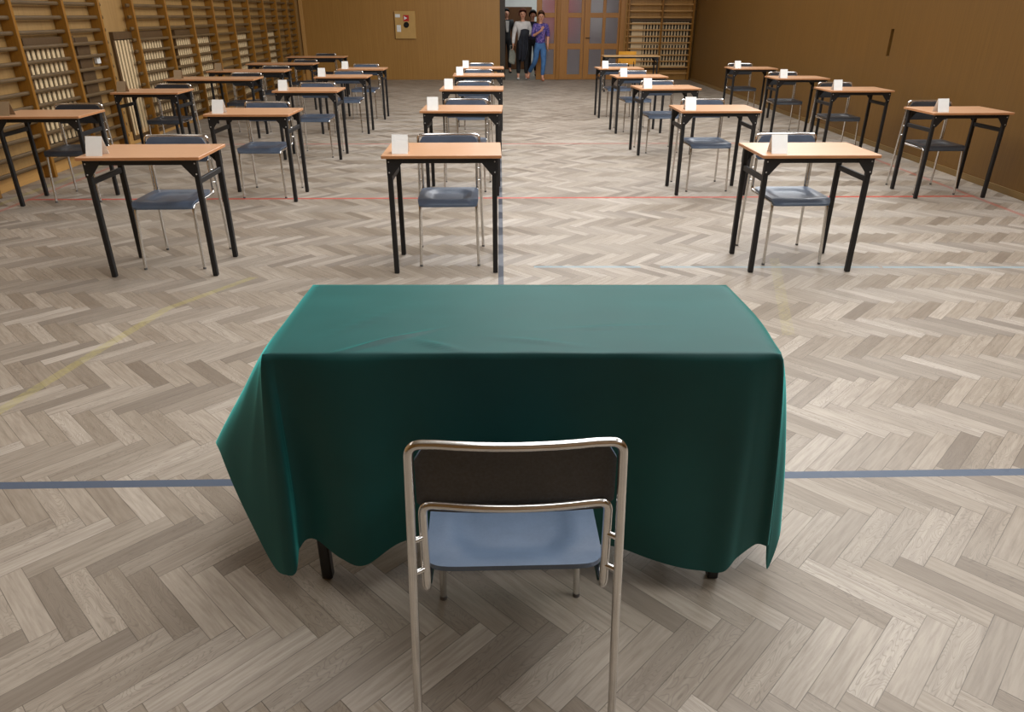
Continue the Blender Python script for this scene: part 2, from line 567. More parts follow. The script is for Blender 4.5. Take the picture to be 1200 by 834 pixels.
# ------------------------------------------------------------------ hose cabinet panel on the back wall
def cabinet():
    e = empty('hydrant_cabinet', (-2.357, YB, 1.333), 0, 'beige fire cabinet panel with a red sign and black round hole on the back wall', 'cabinet')
    bm = bmesh.new(); box(bm, (-.268, -.05, -.327), (.268, -.001, .327), .008)
    obj('door_panel', bm, M['cab'], e)
    bm = bmesh.new(); box(bm, (-.04, -.056, .09), (.105, -.049, .235), .003)
    s = tag(obj('sign', bm, M['red'], e), 'red square sign with a white pictogram')
    bm = bmesh.new()
    prism(bm, [(-.005, .125), (-.005, .20), (.065, .165)], 'y', -.0585, -.0555)
    box(bm, (-.018, -.0585, .118), (-.008, -.0555, .21))
    obj('pictogram', bm, M['white'], s)
    bm = bmesh.new(); cyl(bm, (.03, -.049, .005), (.03, -.07, .005), .072, .066, 28)
    obj('round_window', bm, M['dark_round'], e, True, 40)
    for (a, b, c, d) in [(-.245, .18, -.12, .255), (-.22, -.16, -.115, 0.0)]:
        bm = bmesh.new(); box(bm, (a, -.053, b), (c, -.049, d))
        obj('sticker', bm, M['white'], e)
cabinet()

# ------------------------------------------------------------------ wall bars
def left_bars(name, ups, y0, y1, label, breaks):
    e = empty(name, (xl((y0 + y1) / 2), (y0 + y1) / 2, 0), 0, label, 'wall bars', 'wall bars')
    ox, oy = e.location.x, e.location.y
    for y in ups:
        x = xl(y) - ox
        bm = bmesh.new()
        prism(bm, [(x + .002, .001), (x + .135, .001), (x + .135, 2.5), (x + .10, 2.62), (x + .002, 2.62)], 'y', y - oy - .021, y - oy + .021)
        bmesh.ops.bevel(bm, geom=bm.edges[:], offset=.004, segments=1, affect='EDGES')
        obj('upright', bm, M['bar_wood'], e)
    for a, b in breaks:
        z = .16
        while z < 2.55:
            bm = bmesh.new()
            xa, xb = xl(a) - ox + .088, xl(b) - ox + .088
            vs = []
            for (x, y) in ((xa, a - oy), (xb, b - oy)):
                vs.append([bm.verts.new((x + .013 * math.cos(k * PI / 5), y, z + .021 * math.sin(k * PI / 5))) for k in range(10)])
            for k in range(10):
                bm.faces.new((vs[0][k], vs[0][(k + 1) % 10], vs[1][(k + 1) % 10], vs[1][k]))
            bm.faces.new(vs[0]); bm.faces.new(vs[1][::-1])
            obj('rung', bm, M['rung_wood'], e, True, 50)
            z += .138
    return e
UA = [4.80, 5.79, 6.78, 7.765, 8.73, 9.54]
UB = [10.47, 11.55, 12.56, 13.58, 14.62, 15.65, 16.73, 17.77, 18.74, 19.55]
left_bars('wall_bars', UA, 4.78, 9.62, 'near bank of brown gym wall bars on the left wall, before the bare gap', [(4.70, 9.66)])
left_bars('wall_bars', UB, 10.4, 19.6, 'long far bank of brown gym wall bars on the left wall, beyond the bare gap', [(10.36, 13.58), (13.58, 16.73), (16.73, 19.62)])

# slatted radiator grilles between / behind the bars
def grille(y0, y1, z0, z1, label):
    ym = (y0 + y1) / 2
    e = empty('radiator_grille', (xl(ym), ym, z0), 0, label, 'grille', 'slatted radiator grilles')
    sl = -.02
    ang = math.atan2(1, sl)
    H = z1 - z0; hw = (y1 - y0) / 2
    bm = bmesh.new()
    prism(bm, [(sl * -hw + .002, -hw), (sl * hw + .002, hw), (sl * hw + .010, hw), (sl * -hw + .010, -hw)], 'z', 0, H)
    obj('backing', bm, M['niche_dark'], e)
    bm = bmesh.new()
    def fr(a, b, c, d, x1=.034):
        prism(bm, [(sl * a + .002, a), (sl * b + .002, b), (sl * b + x1, b), (sl * a + x1, a)], 'z', c, d)
    fr(-hw - .03, hw + .03, H - .03, H + .06, .05)
    fr(-hw - .03, hw + .03, -.05, .0)
    fr(-hw - .03, -hw + .015, 0, H - .03); fr(hw - .015, hw + .03, 0, H - .03)
    obj('frame', bm, M['grille_frame'], e)
    bm = bmesh.new()
    n = int((y1 - y0) / .088)
    for k in range(n):
        y = -hw + .045 + (2 * hw - .09) * k / (n - 1)
        prism(bm, [(sl * y + .012, y - .024), (sl * y + .028, y - .024), (sl * y + .028, y + .024), (sl * y + .012, y + .024)], 'z', .01, H - .04)
    obj('slats', bm, M['slat'], e)
grille(7.98, 8.92, .30, 1.29, 'pale slatted radiator grille behind the near wall bars, nearest of the left wall')
grille(9.95, 11.42, .10, 1.31, 'pale slatted radiator grille showing in the bare gap between wall bars')
grille(11.95, 13.40, .12, 1.30, 'pale slatted radiator grille behind the far wall bars, next after the gap')
grille(14.75, 15.55, .12, 1.28, 'short pale slatted grille behind the middle of the far wall bars')
grille(16.95, 17.65, .12, 1.28, 'short pale slatted grille behind the end of the far wall bars')
# panel strip and switch box on left wall between grille and upright
bm = bmesh.new()
box(bm, (xl(9.2) + .003, 9.02, .28), (xl(9.2) + .03, 9.30, 1.33), .004)
tag(obj('trim_6', bm, M['grille_frame']), kind='structure')
bm = bmesh.new()
box(bm, (xl(9.44) + .003, 9.39, 1.03), (xl(9.44) + .045, 9.47, 1.14), .006)
box(bm, (xl(9.44) + .040, 9.41, 1.055), (xl(9.44) + .052, 9.45, 1.115), .003)
tag(obj('switch_box', bm, M['white']), 'small white switch box on the left wall behind the near wall bars', 'switch')

# wall bars and lattice in the far right corner
def corner_bars():
    e = empty('wall_bars', (4.31, YB, 0), 0, 'bank of light wooden wall bars on the back wall right of the glazed doors', 'wall bars', 'wall bars')
    ox = 4.31
    for x in (3.44, 4.31, 5.12):
        bm = bmesh.new()
        box(bm, (x - ox - .022, -.15, .001), (x - ox + .022, -.002, 2.6), .005)
        obj('upright', bm, M['bar_wood'], e)
    z = .17
    while z < 2.5:
        bm = bmesh.new()
        for a, b in [(3.40 - ox, 5.15 - ox)]:
            vs = [[bm.verts.new((x, -.105 + .013 * math.cos(k * PI / 5), z + .019 * math.sin(k * PI / 5))) for k in range(10)] for x in (a, b)]
            for k in range(10):
                bm.faces.new((vs[0][k], vs[0][(k + 1) % 10], vs[1][(k + 1) % 10], vs[1][k]))
            bm.faces.new(vs[0]); bm.faces.new(vs[1][::-1])
        obj('rung', bm, M['rung_light'], e, True, 50)
        z += .150
    e = empty('radiator_grille', (4.31, YB, .33), 0, 'pale lattice radiator grille behind the corner wall bars right of the doors', 'grille', 'slatted radiator grilles')
    bm = bmesh.new(); box(bm, (-.78, -.012, -.02), (.78, -.002, 1.12)); obj('backing', bm, M['niche_dark'], e)
    bm = bmesh.new(); box(bm, (-.80, -.06, 1.10), (.80, -.003, 1.16)); box(bm, (-.80, -.06, -.06), (.80, -.003, -.02)); obj('frame', bm, M['grille_frame'], e)
    bm = bmesh.new()
    for k in range(15):
        x = -.42 + 1.13 * k / 14
        box(bm, (x - .019, -.05, -.02), (x + .019, -.034, 1.08))
    box(bm, (-.76, -.045, 0.0), (-.46, -.03, 1.08))
    for z in (.0, .53, 1.04):
        box(bm, (-.46, -.034, z), (.74, -.022, z + .035))
    obj('slats', bm, M['slat'], e)
corner_bars()

# ------------------------------------------------------------------ desks
def make_desk(W, D, label, topmat, H=.78):
    e = empty('exam_desk', (0, 0, 0), 0, label, 'desk', 'exam desks')
    w, d, t = W / 2, D / 2, .020
    bm = bmesh.new()
    vs = box(bm, (-w, -d, H - t), (w, d, H), .0025)
    for f in bm.faces:
        if abs(f.normal.z) < .5: f.material_index = 1
    obj('tabletop', bm, [topmat, M['beech_edge'] if topmat is M['beech'] else topmat], e)
    ix, iy, s = .028, .028, .016
    zt = H - t - .001
    for sx in (-1, 1):
        for sy in (-1, 1):
            cx, cy = sx * (w - ix - s), sy * (d - iy - s)
            bm = bmesh.new()
            box(bm, (cx - s, cy - s, .001), (cx + s, cy + s, zt), .004)
            obj('leg', bm, M['black'], e)
            # triangular corner plate on the outer face
            yy = sy * (d - iy + .0005)
            bm = bmesh.new()
            xo = sx * (w - ix)
            prism(bm, [(xo, zt), (xo - sx * .105, zt), (xo - sx * .100, zt - .025), (xo - sx * .034, zt - .105), (xo, zt - .105)], 'y', min(yy, yy + sy * .004), max(yy, yy + sy * .004))
            g = obj('corner_plate', bm, M['black'], e)
            for (qx, qz) in ((.014, .022), (.014, .088)):
                bm = bmesh.new()
                cyl(bm, (xo - sx * qx, yy + sy * .004, zt - qz), (xo - sx * qx, yy + sy * .0065, zt - qz), .0052, .0035, 8)
                obj('screw', bm, M['screw'], g)
    for sy in (-1, 1):
        cy = sy * (d - iy - .010)
        bm = bmesh.new()
        box(bm, (-w + ix + 2 * s, cy - .009, zt - .032), (w - ix - 2 * s, cy + .009, zt), .002)
        obj('apron_rail', bm, M['black'], e)
    for sx in (-1, 1):
        cx = sx * (w - ix - s)
        bm = bmesh.new()
        box(bm, (cx - .010, -d + iy + 2 * s, zt - .155), (cx + .010, d - iy - 2 * s, zt - .120), .003)
        obj('side_stretcher', bm, M['black'], e)
    return e

# ------------------------------------------------------------------ chairs
def make_chair(label, mat_front, mat_back, mat_tube):
    e = empty('chair', (0, 0, 0), 0, label, 'chair', 'tubular steel chairs')
    r = .0098
    def tube(name, pts, n=12):
        bm = bmesh.new(); sweep(bm, pts, r, n)
        return obj(name, bm, mat_tube, e, True, 60)
    # outer loop (rear legs + top of the back), inner loop (front legs + seat rails + lower back bar)
    def outer(s):  # point on the straight rear upright at height z
        return lambda z: Vector((s * (.230 - .019 * z / .81), .225 - .030 * z / .81, z))
    oL, oR = outer(-1), outer(1)
    zc = .44
    tube('leg', [oL(.012), oL(zc)]); tube('leg', [oR(.012), oR(zc)])
    def bow(z, half, y, b, n=8):   # curved cross bar, bulging backwards
        out = []
        for k in range(n + 1):
            u = -1 + 2 * k / n
            out.append(Vector((half * u, y + b * (1 - u * u), z)))
        return out
    topc = bow(.816, .156, .197, .013)
    pts = fillet([oL(zc), oL(.816), topc[0]], .055, 8)[:-1] + topc + fillet([topc[-1], oR(.816), oR(zc)], .055, 8)[1:]
    back = tube('back_frame', pts, 14)
    zi = .428
    fl = lambda s: Vector((s * .198, -.232, .012))
    fk = lambda s: Vector((s * .188, -.205, zi))
    for s in (-1, 1):
        a, b = fl(s), fk(s)
        tube('leg', [a, a + (b - a) * .86])
    lowc = bow(.667, .142, .192, .013)
    def half(s):
        a, b = fl(s), fk(s)
        return [a + (b - a) * .86, b, Vector((s * .193, .186, zi)), Vector((s * .1915, .186, .667))]
    hl = fillet(half(-1) + [lowc[0]], [0, .035, .035, .045, 0], 7)
    hr = fillet(half(1) + [lowc[-1]], [0, .035, .035, .045, 0], 7)
    tube('seat_frame', hl[:-1] + lowc + hr[:-1][::-1], 14)
    # little weld lugs between the two loops
    for s in (-1, 1):
        for z in (.50, .585):
            bm = bmesh.new()
            cyl(bm, (s * .194, .190, z), (s * .214, .204, z), .007, .007, 8)
            obj('weld_lug', bm, mat_tube, e, True, 60)
    for s in (-1, 1):
        for (p, q) in ((outer(s)(.001), outer(s)(.022)), (Vector((s * .1983, -.2325, .001)), Vector((s * .1975, -.2314, .022)))):
            bm = bmesh.new(); cyl(bm, p, p.lerp(q, .6), .0106, .0104, 10)
            obj('foot_cap', bm, M['cap'], e, True, 60)
    # seat: dished plywood/plastic shell with rolled front edge
    bm = bmesh.new()
    nx, ny = 22, 22
    def top(u, v):
        # u,v in -1..1 ; v=-1 front
        a = abs(u); b = abs(v)
        hx = .203 - .002 * (v + 1) / 2
        # rounded corners (superellipse squash)
        k = (a ** 10 + b ** 10) ** .1
        m = max(a, b)
        s = m / k if k > 1e-6 else 1
        x, y = hx * u * s, -.052 + .197 * v * s
        z = .458
        dx, dy = u / .78, (v - .06) / .80
        rr = math.sqrt(dx ** 4 + dy ** 4) ** .5 if (dx or dy) else 0
        t = max(0.0, min(1.0, (1.0 - rr) / .32))
        z -= .017 * t * t * (3 - 2 * t)
        if v < -.70: z -= .030 * ((-.70 - v) / .30) ** 2
        if v > .8: z += .004 * ((v - .8) / .2)
        return Vector((x, y, z))
    A = [[bm.verts.new(top(-1 + 2 * i / nx, -1 + 2 * j / ny)) for j in range(ny + 1)] for i in range(nx + 1)]
    B = [[bm.verts.new(A[i][j].co + Vector((0, .0, -.013))) for j in range(ny + 1)] for i in range(nx + 1)]
    for i in range(nx):
        for j in range(ny):
            bm.faces.new((A[i][j], A[i + 1][j], A[i + 1][j + 1], A[i][j + 1]))
            bm.faces.new((B[i][j], B[i][j + 1], B[i + 1][j + 1], B[i + 1][j]))
    for i in range(nx):
        bm.faces.new((A[i][0], B[i][0], B[i + 1][0], A[i + 1][0])); bm.faces.new((A[i][ny], A[i + 1][ny], B[i + 1][ny], B[i][ny]))
    for j in range(ny):
        bm.faces.new((A[0][j], A[0][j + 1], B[0][j + 1], B[0][j])); bm.faces.new((A[nx][j], B[nx][j], B[nx][j + 1], A[nx][j + 1]))
    obj('seat', bm, mat_front, e, True, 50)
    # backrest: curved panel held between the two bars, blue in front, brown behind
    bm = bmesh.new()
    nx, nz = 20, 10
    def bp(u, v, off):
        a, b = abs(u), abs(v)
        k = ((a ** 12 + (b ** 4 if v > 0 else b ** 8)) ** (1 / 12.0)) if (a > .9 and b > .4) else max(a, b, 1e-6)
        hw = .203
        x = hw * u
        zc_, hz = .728, .082
        # rounded upper corners
        cr = .042
        zmax = zc_ + hz
        if a * hw > hw - cr:
            q = (a * hw - (hw - cr)) / cr
            zmax = zc_ + hz - cr * (1 - math.sqrt(max(0, 1 - q * q)))
        zmin = zc_ - hz
        if a * hw > hw - .02:
            q = (a * hw - (hw - .02)) / .02
            zmin = zc_ - hz + .02 * (1 - math.sqrt(max(0, 1 - q * q)))
        z = zmin + (zmax - zmin) * (v + 1) / 2
        y = .179 + .014 * (1 - u * u) + off
        return Vector((x, y, z))
    A = [[bm.verts.new(bp(-1 + 2 * i / nx, -1 + 2 * j / nz, -.010)) for j in range(nz + 1)] for i in range(nx + 1)]
    B = [[bm.verts.new(bp(-1 + 2 * i / nx, -1 + 2 * j / nz, .001)) for j in range(nz + 1)] for i in range(nx + 1)]
    for i in range(nx):
        for j in range(nz):
            f = bm.faces.new((A[i][j], A[i + 1][j], A[i + 1][j + 1], A[i][j + 1]))
            f = bm.faces.new((B[i][j], B[i][j + 1], B[i + 1][j + 1], B[i + 1][j])); f.material_index = 1
    for i in range(nx):
        bm.faces.new((A[i][0], B[i][0], B[i + 1][0], A[i + 1][0])); bm.faces.new((A[i][nz], A[i + 1][nz], B[i + 1][nz], B[i][nz]))
    for j in range(nz):
        bm.faces.new((A[0][j], A[0][j + 1], B[0][j + 1], B[0][j])); bm.faces.new((A[nx][j], B[nx][j], B[nx][j + 1], A[nx][j + 1]))
    obj('backrest', bm, [mat_front, mat_back], e, True, 50)
    return e

def make_card(mat, label):
    bm = bmesh.new()
    w, h, d, t = .050, .113, .045, .0012
    # two leaning leaves meeting in a fold
    for s in (-1, 1):
        a = [Vector((-w, s * d, .0006)), Vector((w, s * d, .0006)), Vector((w, 0, h)), Vector((-w, 0, h))]
        n = Vector((0, s * h, d)).normalized() * t
        va = [bm.verts.new(p) for p in a]; vb = [bm.verts.new(p - n) for p in a]
        bm.faces.new(va); bm.faces.new(vb[::-1])
        for k in range(4):
            bm.faces.new((va[k], vb[k], vb[(k + 1) % 4], va[(k + 1) % 4]))
    o = obj('name_card', bm, mat)
    return tag(o, label, 'card', 'folded cards on the desks')

COLS = {
    'A': ('column along the wall bars', [(-3.98, 6.70, .04, 0), (-3.96, 8.78, .02, 0), (-3.90, 10.60, .02, 1), (-3.90, 12.15, .02, 1), (-3.86, 13.95, .0, 1), (-3.77, 16.3, .0, 1)]),
    'B': ('second column from the wall bars', [(-2.212, 4.738, .017, 0), (-2.20, 6.824, -.015, 0), (-2.205, 8.95, 0, 0), (-2.20, 11.0, 0, 0), (-2.19, 12.6, 0, 0)]),
    'C': ('column beside the floor centre line', [(-.349, 4.777, .007, 0), (-.321, 7.046, -.03, 0), (-.291, 9.107, -.02, 0), (-.26, 11.275, .01, 0), (-.25, 12.85, .0, 0)]),
    'D': ('column just right of the aisle', [(2.038, 4.753, .005, 0), (2.059, 7.03, .003, 0), (2.066, 9.213, .07, 0), (2.064, 11.007, .06, 0), (2.05, 12.75, .03, 0)]),
    'E': ('column along the plain right wall', [(4.297, 6.871, .03, 0), (4.27, 8.95, 0, 0), (4.27, 10.72, 0, 0), (4.27, 12.75, .0, 0)]),
}
ORD = ['nearest', 'second-nearest', 'third-nearest', 'fourth-nearest', 'fifth-nearest']
protos = {}
for c, (cn, rows) in COLS.items():
    for i, (x, y, rz, dbl) in enumerate(rows):
        rank = 'farthest' if i == len(rows) - 1 else ORD[i]
        pos = rank + ' desk of the ' + cn
        # desk
        key = 'desk%d' % dbl
        lab = ('wide ' if dbl else '') + 'beech-topped black-legged desk, ' + rank + ' of the ' + cn
        if key not in protos:
            d = make_desk(1.2 if dbl else .75, .50, lab, M['beech']); protos[key] = d
        else:
            d = copy_tree(protos[key])
        d.location = (x, y, 0); d.rotation_euler = (0, 0, rz); d['label'] = lab
        # chair
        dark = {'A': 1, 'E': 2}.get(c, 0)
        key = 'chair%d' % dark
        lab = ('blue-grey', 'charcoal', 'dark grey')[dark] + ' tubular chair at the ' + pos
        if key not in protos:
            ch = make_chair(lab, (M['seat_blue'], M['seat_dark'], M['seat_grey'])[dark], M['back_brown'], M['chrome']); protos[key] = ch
        else:
            ch = copy_tree(protos[key])
        dx = {'A': [.09, .08, .32, .32, .32, .10][i]}.get(c, random.uniform(-.02, .02)) if c == 'A' else random.uniform(-.02, .02) - (.06 if c == 'E' else 0)
        dy = .17 + random.uniform(-.015, .015)
        ch.location = (x + dx, y + dy, 0); ch.rotation_euler = (0, 0, rz + random.uniform(-.03, .03)); ch['label'] = lab
        # card
        if c == 'A' and i > 3: continue
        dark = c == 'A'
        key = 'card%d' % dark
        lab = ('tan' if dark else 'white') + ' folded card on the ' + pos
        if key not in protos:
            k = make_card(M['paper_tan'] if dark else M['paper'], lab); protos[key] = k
        else:
            k = protos[key].copy(); COL.objects.link(k)
        k['label'] = lab
        lx, ly = -.265 + random.uniform(-.012, .012), -.150 + random.uniform(-.01, .01)
        if dbl: lx = -.43
        k.location = (x + lx * math.cos(rz) - ly * math.sin(rz), y + lx * math.sin(rz) + ly * math.cos(rz), .7802)
        k.rotation_euler = (0, 0, rz + random.uniform(-.05, .05))

# pale table with the orange chair by the corner bars
bt = make_desk(1.25, .45, 'pale-topped table with thin black legs in front of the corner wall bars', M['pale_top'], .755)
bt.location = (3.02, 17.25, 0); bt['group'] = 'exam desks'
def orange_chair():
    e = empty('chair', (3.06, 17.75, 0), 0, 'orange wooden chair behind the pale table by the corner wall bars', 'chair', None)
    for s in (-1, 1):
        bm = bmesh.new(); sweep(bm, [(s * .17, -.17, .001), (s * .165, -.16, .43)], .013); obj('leg', bm, M['black'], e, True, 60)
        bm = bmesh.new(); sweep(bm, [(s * .17, .19, .001), (s * .165, .16, .42)], .013); obj('leg', bm, M['black'], e, True, 60)
        bm = bmesh.new(); sweep(bm, [(s * .165, .16, .42), (s * .16, .20, .80)], .013); obj('back_post', bm, M['black'], e, True, 60)
    bm = bmesh.new(); box(bm, (-.19, -.19, .43), (.19, .18, .447), .006, seg=2); obj('seat', bm, M['orange_wood'], e)
    bm = bmesh.new()
    n = 10
    for k in range(n):
        u0, u1 = -1 + 2 * k / n, -1 + 2 * (k + 1) / n
        f = lambda u: .155 + .03 * (1 - u * u)
        prism(bm, [(u0 * .205, f(u0)), (u1 * .205, f(u1)), (u1 * .205, f(u1) + .012), (u0 * .205, f(u0) + .012)], 'z', .53, .81)
    bmesh.ops.remove_doubles(bm, verts=bm.verts[:], dist=1e-5)
    obj('backrest', bm, M['orange_wood'], e)
orange_chair()

# ------------------------------------------------------------------ examiner's chair and green table
ec = copy_tree(protos['chair0'])
ec['label'] = "blue-grey tubular chair seen from behind at the green-covered table"
ec.location = (.031, 1.368, 0); ec.rotation_euler = (0, 0, PI + .01)

tb = make_desk(1.275, .50, 'black-legged table hidden under the green cloth, only its legs showing', M['beech'], .775)
tb.name = 'examiner_table'; tb['category'] = 'table'; del tb['group']
tb.location = (.065, 1.893, 0); tb.rotation_euler = (0, 0, -.018)

def cloth():
    a = -.018
    cx, cy = .065, 1.893
    ca, sa = math.cos(a), math.sin(a)
    W, D, Z = .669, .262, .787
    def tw(u, v):      # table-local to world
        return Vector((cx + ca * u - sa * v, cy + sa * u + ca * v, 0))
    # matched edge / hem stations running back-left -> front-left corner -> front -> front-right corner -> back-right -> back
    S = []
    def st(eu, ev, hx, hy, hz, p=.75):
        S.append((tw(eu, ev) + Vector((0, 0, Z)), Vector((hx, hy, hz)), p))
    st(-W, D, -.74, 2.20, .30, .8)
    st(-W, .14, -.79, 2.05, .36, .85)
    st(-W, .0, -.845, 1.93, .37, .9)
    st(-W, -.12, -.862, 1.85, .40, .92)
    st(-W, -.20, -.808, 1.765, .40, .95)
    st(-W, -.245, -.735, 1.69, .245, .9)
    st(-W + .000, -D, -.668, 1.633, .105, .9)
    st(-W + .006, -D, -.622, 1.603, .095, .9)
    st(-W + .014, -D, -.588, 1.600, .11, .9)
    st(-W + .03, -D, -.583, 1.645, .165, .9)
    st(-W + .06, -D, -.545, 1.655, .185, .8)
    st(-W + .16, -D, -.46, 1.618, .150, .6)
    st(-W + .26, -D, -.39, 1.608, .128, .6)
    st(-W + .38, -D, -.28, 1.655, .165, .6)
    st(-W + .54, -D, -.12, 1.668, .170, .6)
    st(-W + .74, -D, .09, 1.672, .160, .6)
    st(-W + .94, -D, .28, 1.664, .150, .6)
    st(-W + 1.08, -D, .43, 1.618, .130, .6)
    st(W - .14, -D, .58, 1.600, .088, .6)
    st(W - .08, -D, .655, 1.590, .085, .6)
    st(W - .045, -D, .70, 1.612, .125, .6)
    st(W - .02, -D, .755, 1.635, .160, .6)
    st(W - .008, -D, .785, 1.622, .165, .6)
    st(W - .002, -D, .796, 1.655, .175, .65)
    st(W, -D + .004, .806, 1.682, .12, .65)
    st(W, -D + .02, .828, 1.690, .014, .62)
    st(W, -D + .05, .856, 1.712, .13, .58)
    st(W, -.15, .868, 1.775, .225, .58)
    st(W, -.06, .892, 1.84, .29, .55)
    st(W, .07, .895, 1.96, .33, .55)
    st(W, D, .84, 2.20, .30, .6)
    bm = bmesh.new()
    E = [s[0] for s in S]; Hm = [s[1] for s in S]; Pw = [Vector((s[2], 0, 0)) for s in S]
    sub, nt = 9, 34
    N = (len(S) - 1) * sub
    grid = []
    for i in range(N + 1):
        t = i / sub
        k = min(int(t), len(S) - 2)
        e = E[k].lerp(E[k + 1], t - k)
        hpt = catmull(Hm, t)
        pw = catmull(Pw, t).x
        col = []
        for j in range(nt + 1):
            q = j / nt
            out = q ** pw
            p = Vector((e.x + (hpt.x - e.x) * out, e.y + (hpt.y - e.y) * out, e.z + (hpt.z - e.z) * q))
            # soft roll over the edge: pull inwards a touch at the very top
            rl = math.exp(-q * 30)
            c = Vector((cx, cy, 0)); dirn = Vector((e.x - c.x, e.y - c.y, 0)).normalized()
            p -= dirn * .006 * rl
            # long soft vertical folds, faint and growing downwards
            ph = i / sub
            amp = .022 * q * (1 - .3 * q)
            nn = mnoise.noise(Vector((p.x * 5.5, p.y * 5.5 + 3, q * 1.1)))
            p += Vector((0, -1, 0)) * nn * amp * 1.6 if 9 <= k <= 22 else dirn * nn * amp
            col.append(bm.verts.new(p))
        grid.append(col)
    for i in range(N):
        for j in range(nt):
            bm.faces.new((grid[i][j], grid[i][j + 1], grid[i + 1][j + 1], grid[i + 1][j]))
    # back drop (simple) and the top
    nb = 14
    back = []
    for k in range(nb + 1):
        f = k / nb
        e = grid[N][0].co.lerp(grid[0][0].co, f)
        col = []
        for j in range(nt + 1):
            q = j / nt
            if k == 0: col.append(grid[N][j]); continue
            if k == nb: col.append(grid[0][j]); continue
            b = grid[N][j].co.lerp(grid[0][j].co, f)
            col.append(bm.verts.new(Vector((b.x, b.y + .02 * math.sin(f * 9) * q, e.z + (b.z - e.z)))))
        back.append(col)
    for k in range(nb):
        for j in range(nt):
            bm.faces.new((back[k][j], back[k][j + 1], back[k + 1][j + 1], back[k + 1][j]))
    # top surface as concentric rings shrinking to the middle
    ring = [grid[i][0] for i in range(N + 1)] + [back[k][0] for k in range(1, nb)]
    c = Vector((cx, cy, Z))
    prev = ring
    R = 26
    for r in range(1, R + 1):
        f = 1 - r / (R + 1)
        cur = []
        for v0 in ring:
            d = v0.co - c
            p = c + Vector((d.x * f, d.y * f, 0))
            z = Z + .0018 * mnoise.noise(Vector((p.x * 6, p.y * 9, 1.3)))
            # two soft creases near the front edge
            for (qx, qy, lx, ly, an, hh) in ((-.30, 1.72, .10, .010, .55, .008), (-.16, 1.69, .06, .009, -.5, .006), (.10, 1.71, .10, .008, -.25, .004), (.30, 1.80, .14, .008, .1, .003), (-.38, 1.85, .10, .009, .9, .003)):
                dx, dy = p.x - qx, p.y - qy
                uu, vv = dx * math.cos(an) + dy * math.sin(an), -dx * math.sin(an) + dy * math.cos(an)
                z += hh * math.exp(-(uu / lx) ** 2 - (vv / ly) ** 2)
            cur.append(bm.verts.new((p.x, p.y, z + .0015)))
        n = len(ring)
        for k in range(n):
            bm.faces.new((prev[k], prev[(k + 1) % n], cur[(k + 1) % n], cur[k]))
        prev = cur
    bm.faces.new(prev)
    bmesh.ops.remove_doubles(bm, verts=bm.verts[:], dist=1e-5)
    o = obj('tablecloth', bm, M['felt'], None, True)
    tag(o, 'dark green cloth draped over the near table, hanging almost to the floor', 'tablecloth')
cloth()

# ------------------------------------------------------------------ people
def skin_mesh(nodes, edges, subdiv=2, rootname=None):
    """nodes: name -> (Vector, radius); returns a mesh"""
    names = list(nodes)
    idx = {n: i for i, n in enumerate(names)}
    me = bpy.data.meshes.new('skin_tmp')
    me.from_pydata([nodes[n][0] for n in names], [(idx[a], idx[b]) for a, b in edges], [])
    o = bpy.data.objects.new('skin_tmp', me)
    COL.objects.link(o)
    md = o.modifiers.new('Skin', 'SKIN')
    md.use_smooth_shade = True
    md.branch_smoothing = .4
    sv = me.skin_vertices[0].data
    for n in names:
        r = nodes[n][1]
        sv[idx[n]].radius = r if isinstance(r, tuple) else (r, r)
        sv[idx[n]].use_root = (n == (rootname or names[0]))
    if subdiv:
        s = o.modifiers.new('Sub', 'SUBSURF'); s.levels = subdiv; s.render_levels = subdiv
    dg = bpy.context.evaluated_depsgraph_get()
    dg.update()
    out = bpy.data.meshes.new_from_object(o.evaluated_get(dg))
    bpy.data.objects.remove(o)
    bpy.data.meshes.remove(me)
    for p in out.polygons: p.use_smooth = True
    return out

def add_mesh(name, me, mat, parent):
    me.materials.clear(); me.materials.append(mat); me.name = name
    return link(bpy.data.objects.new(name, me), parent)

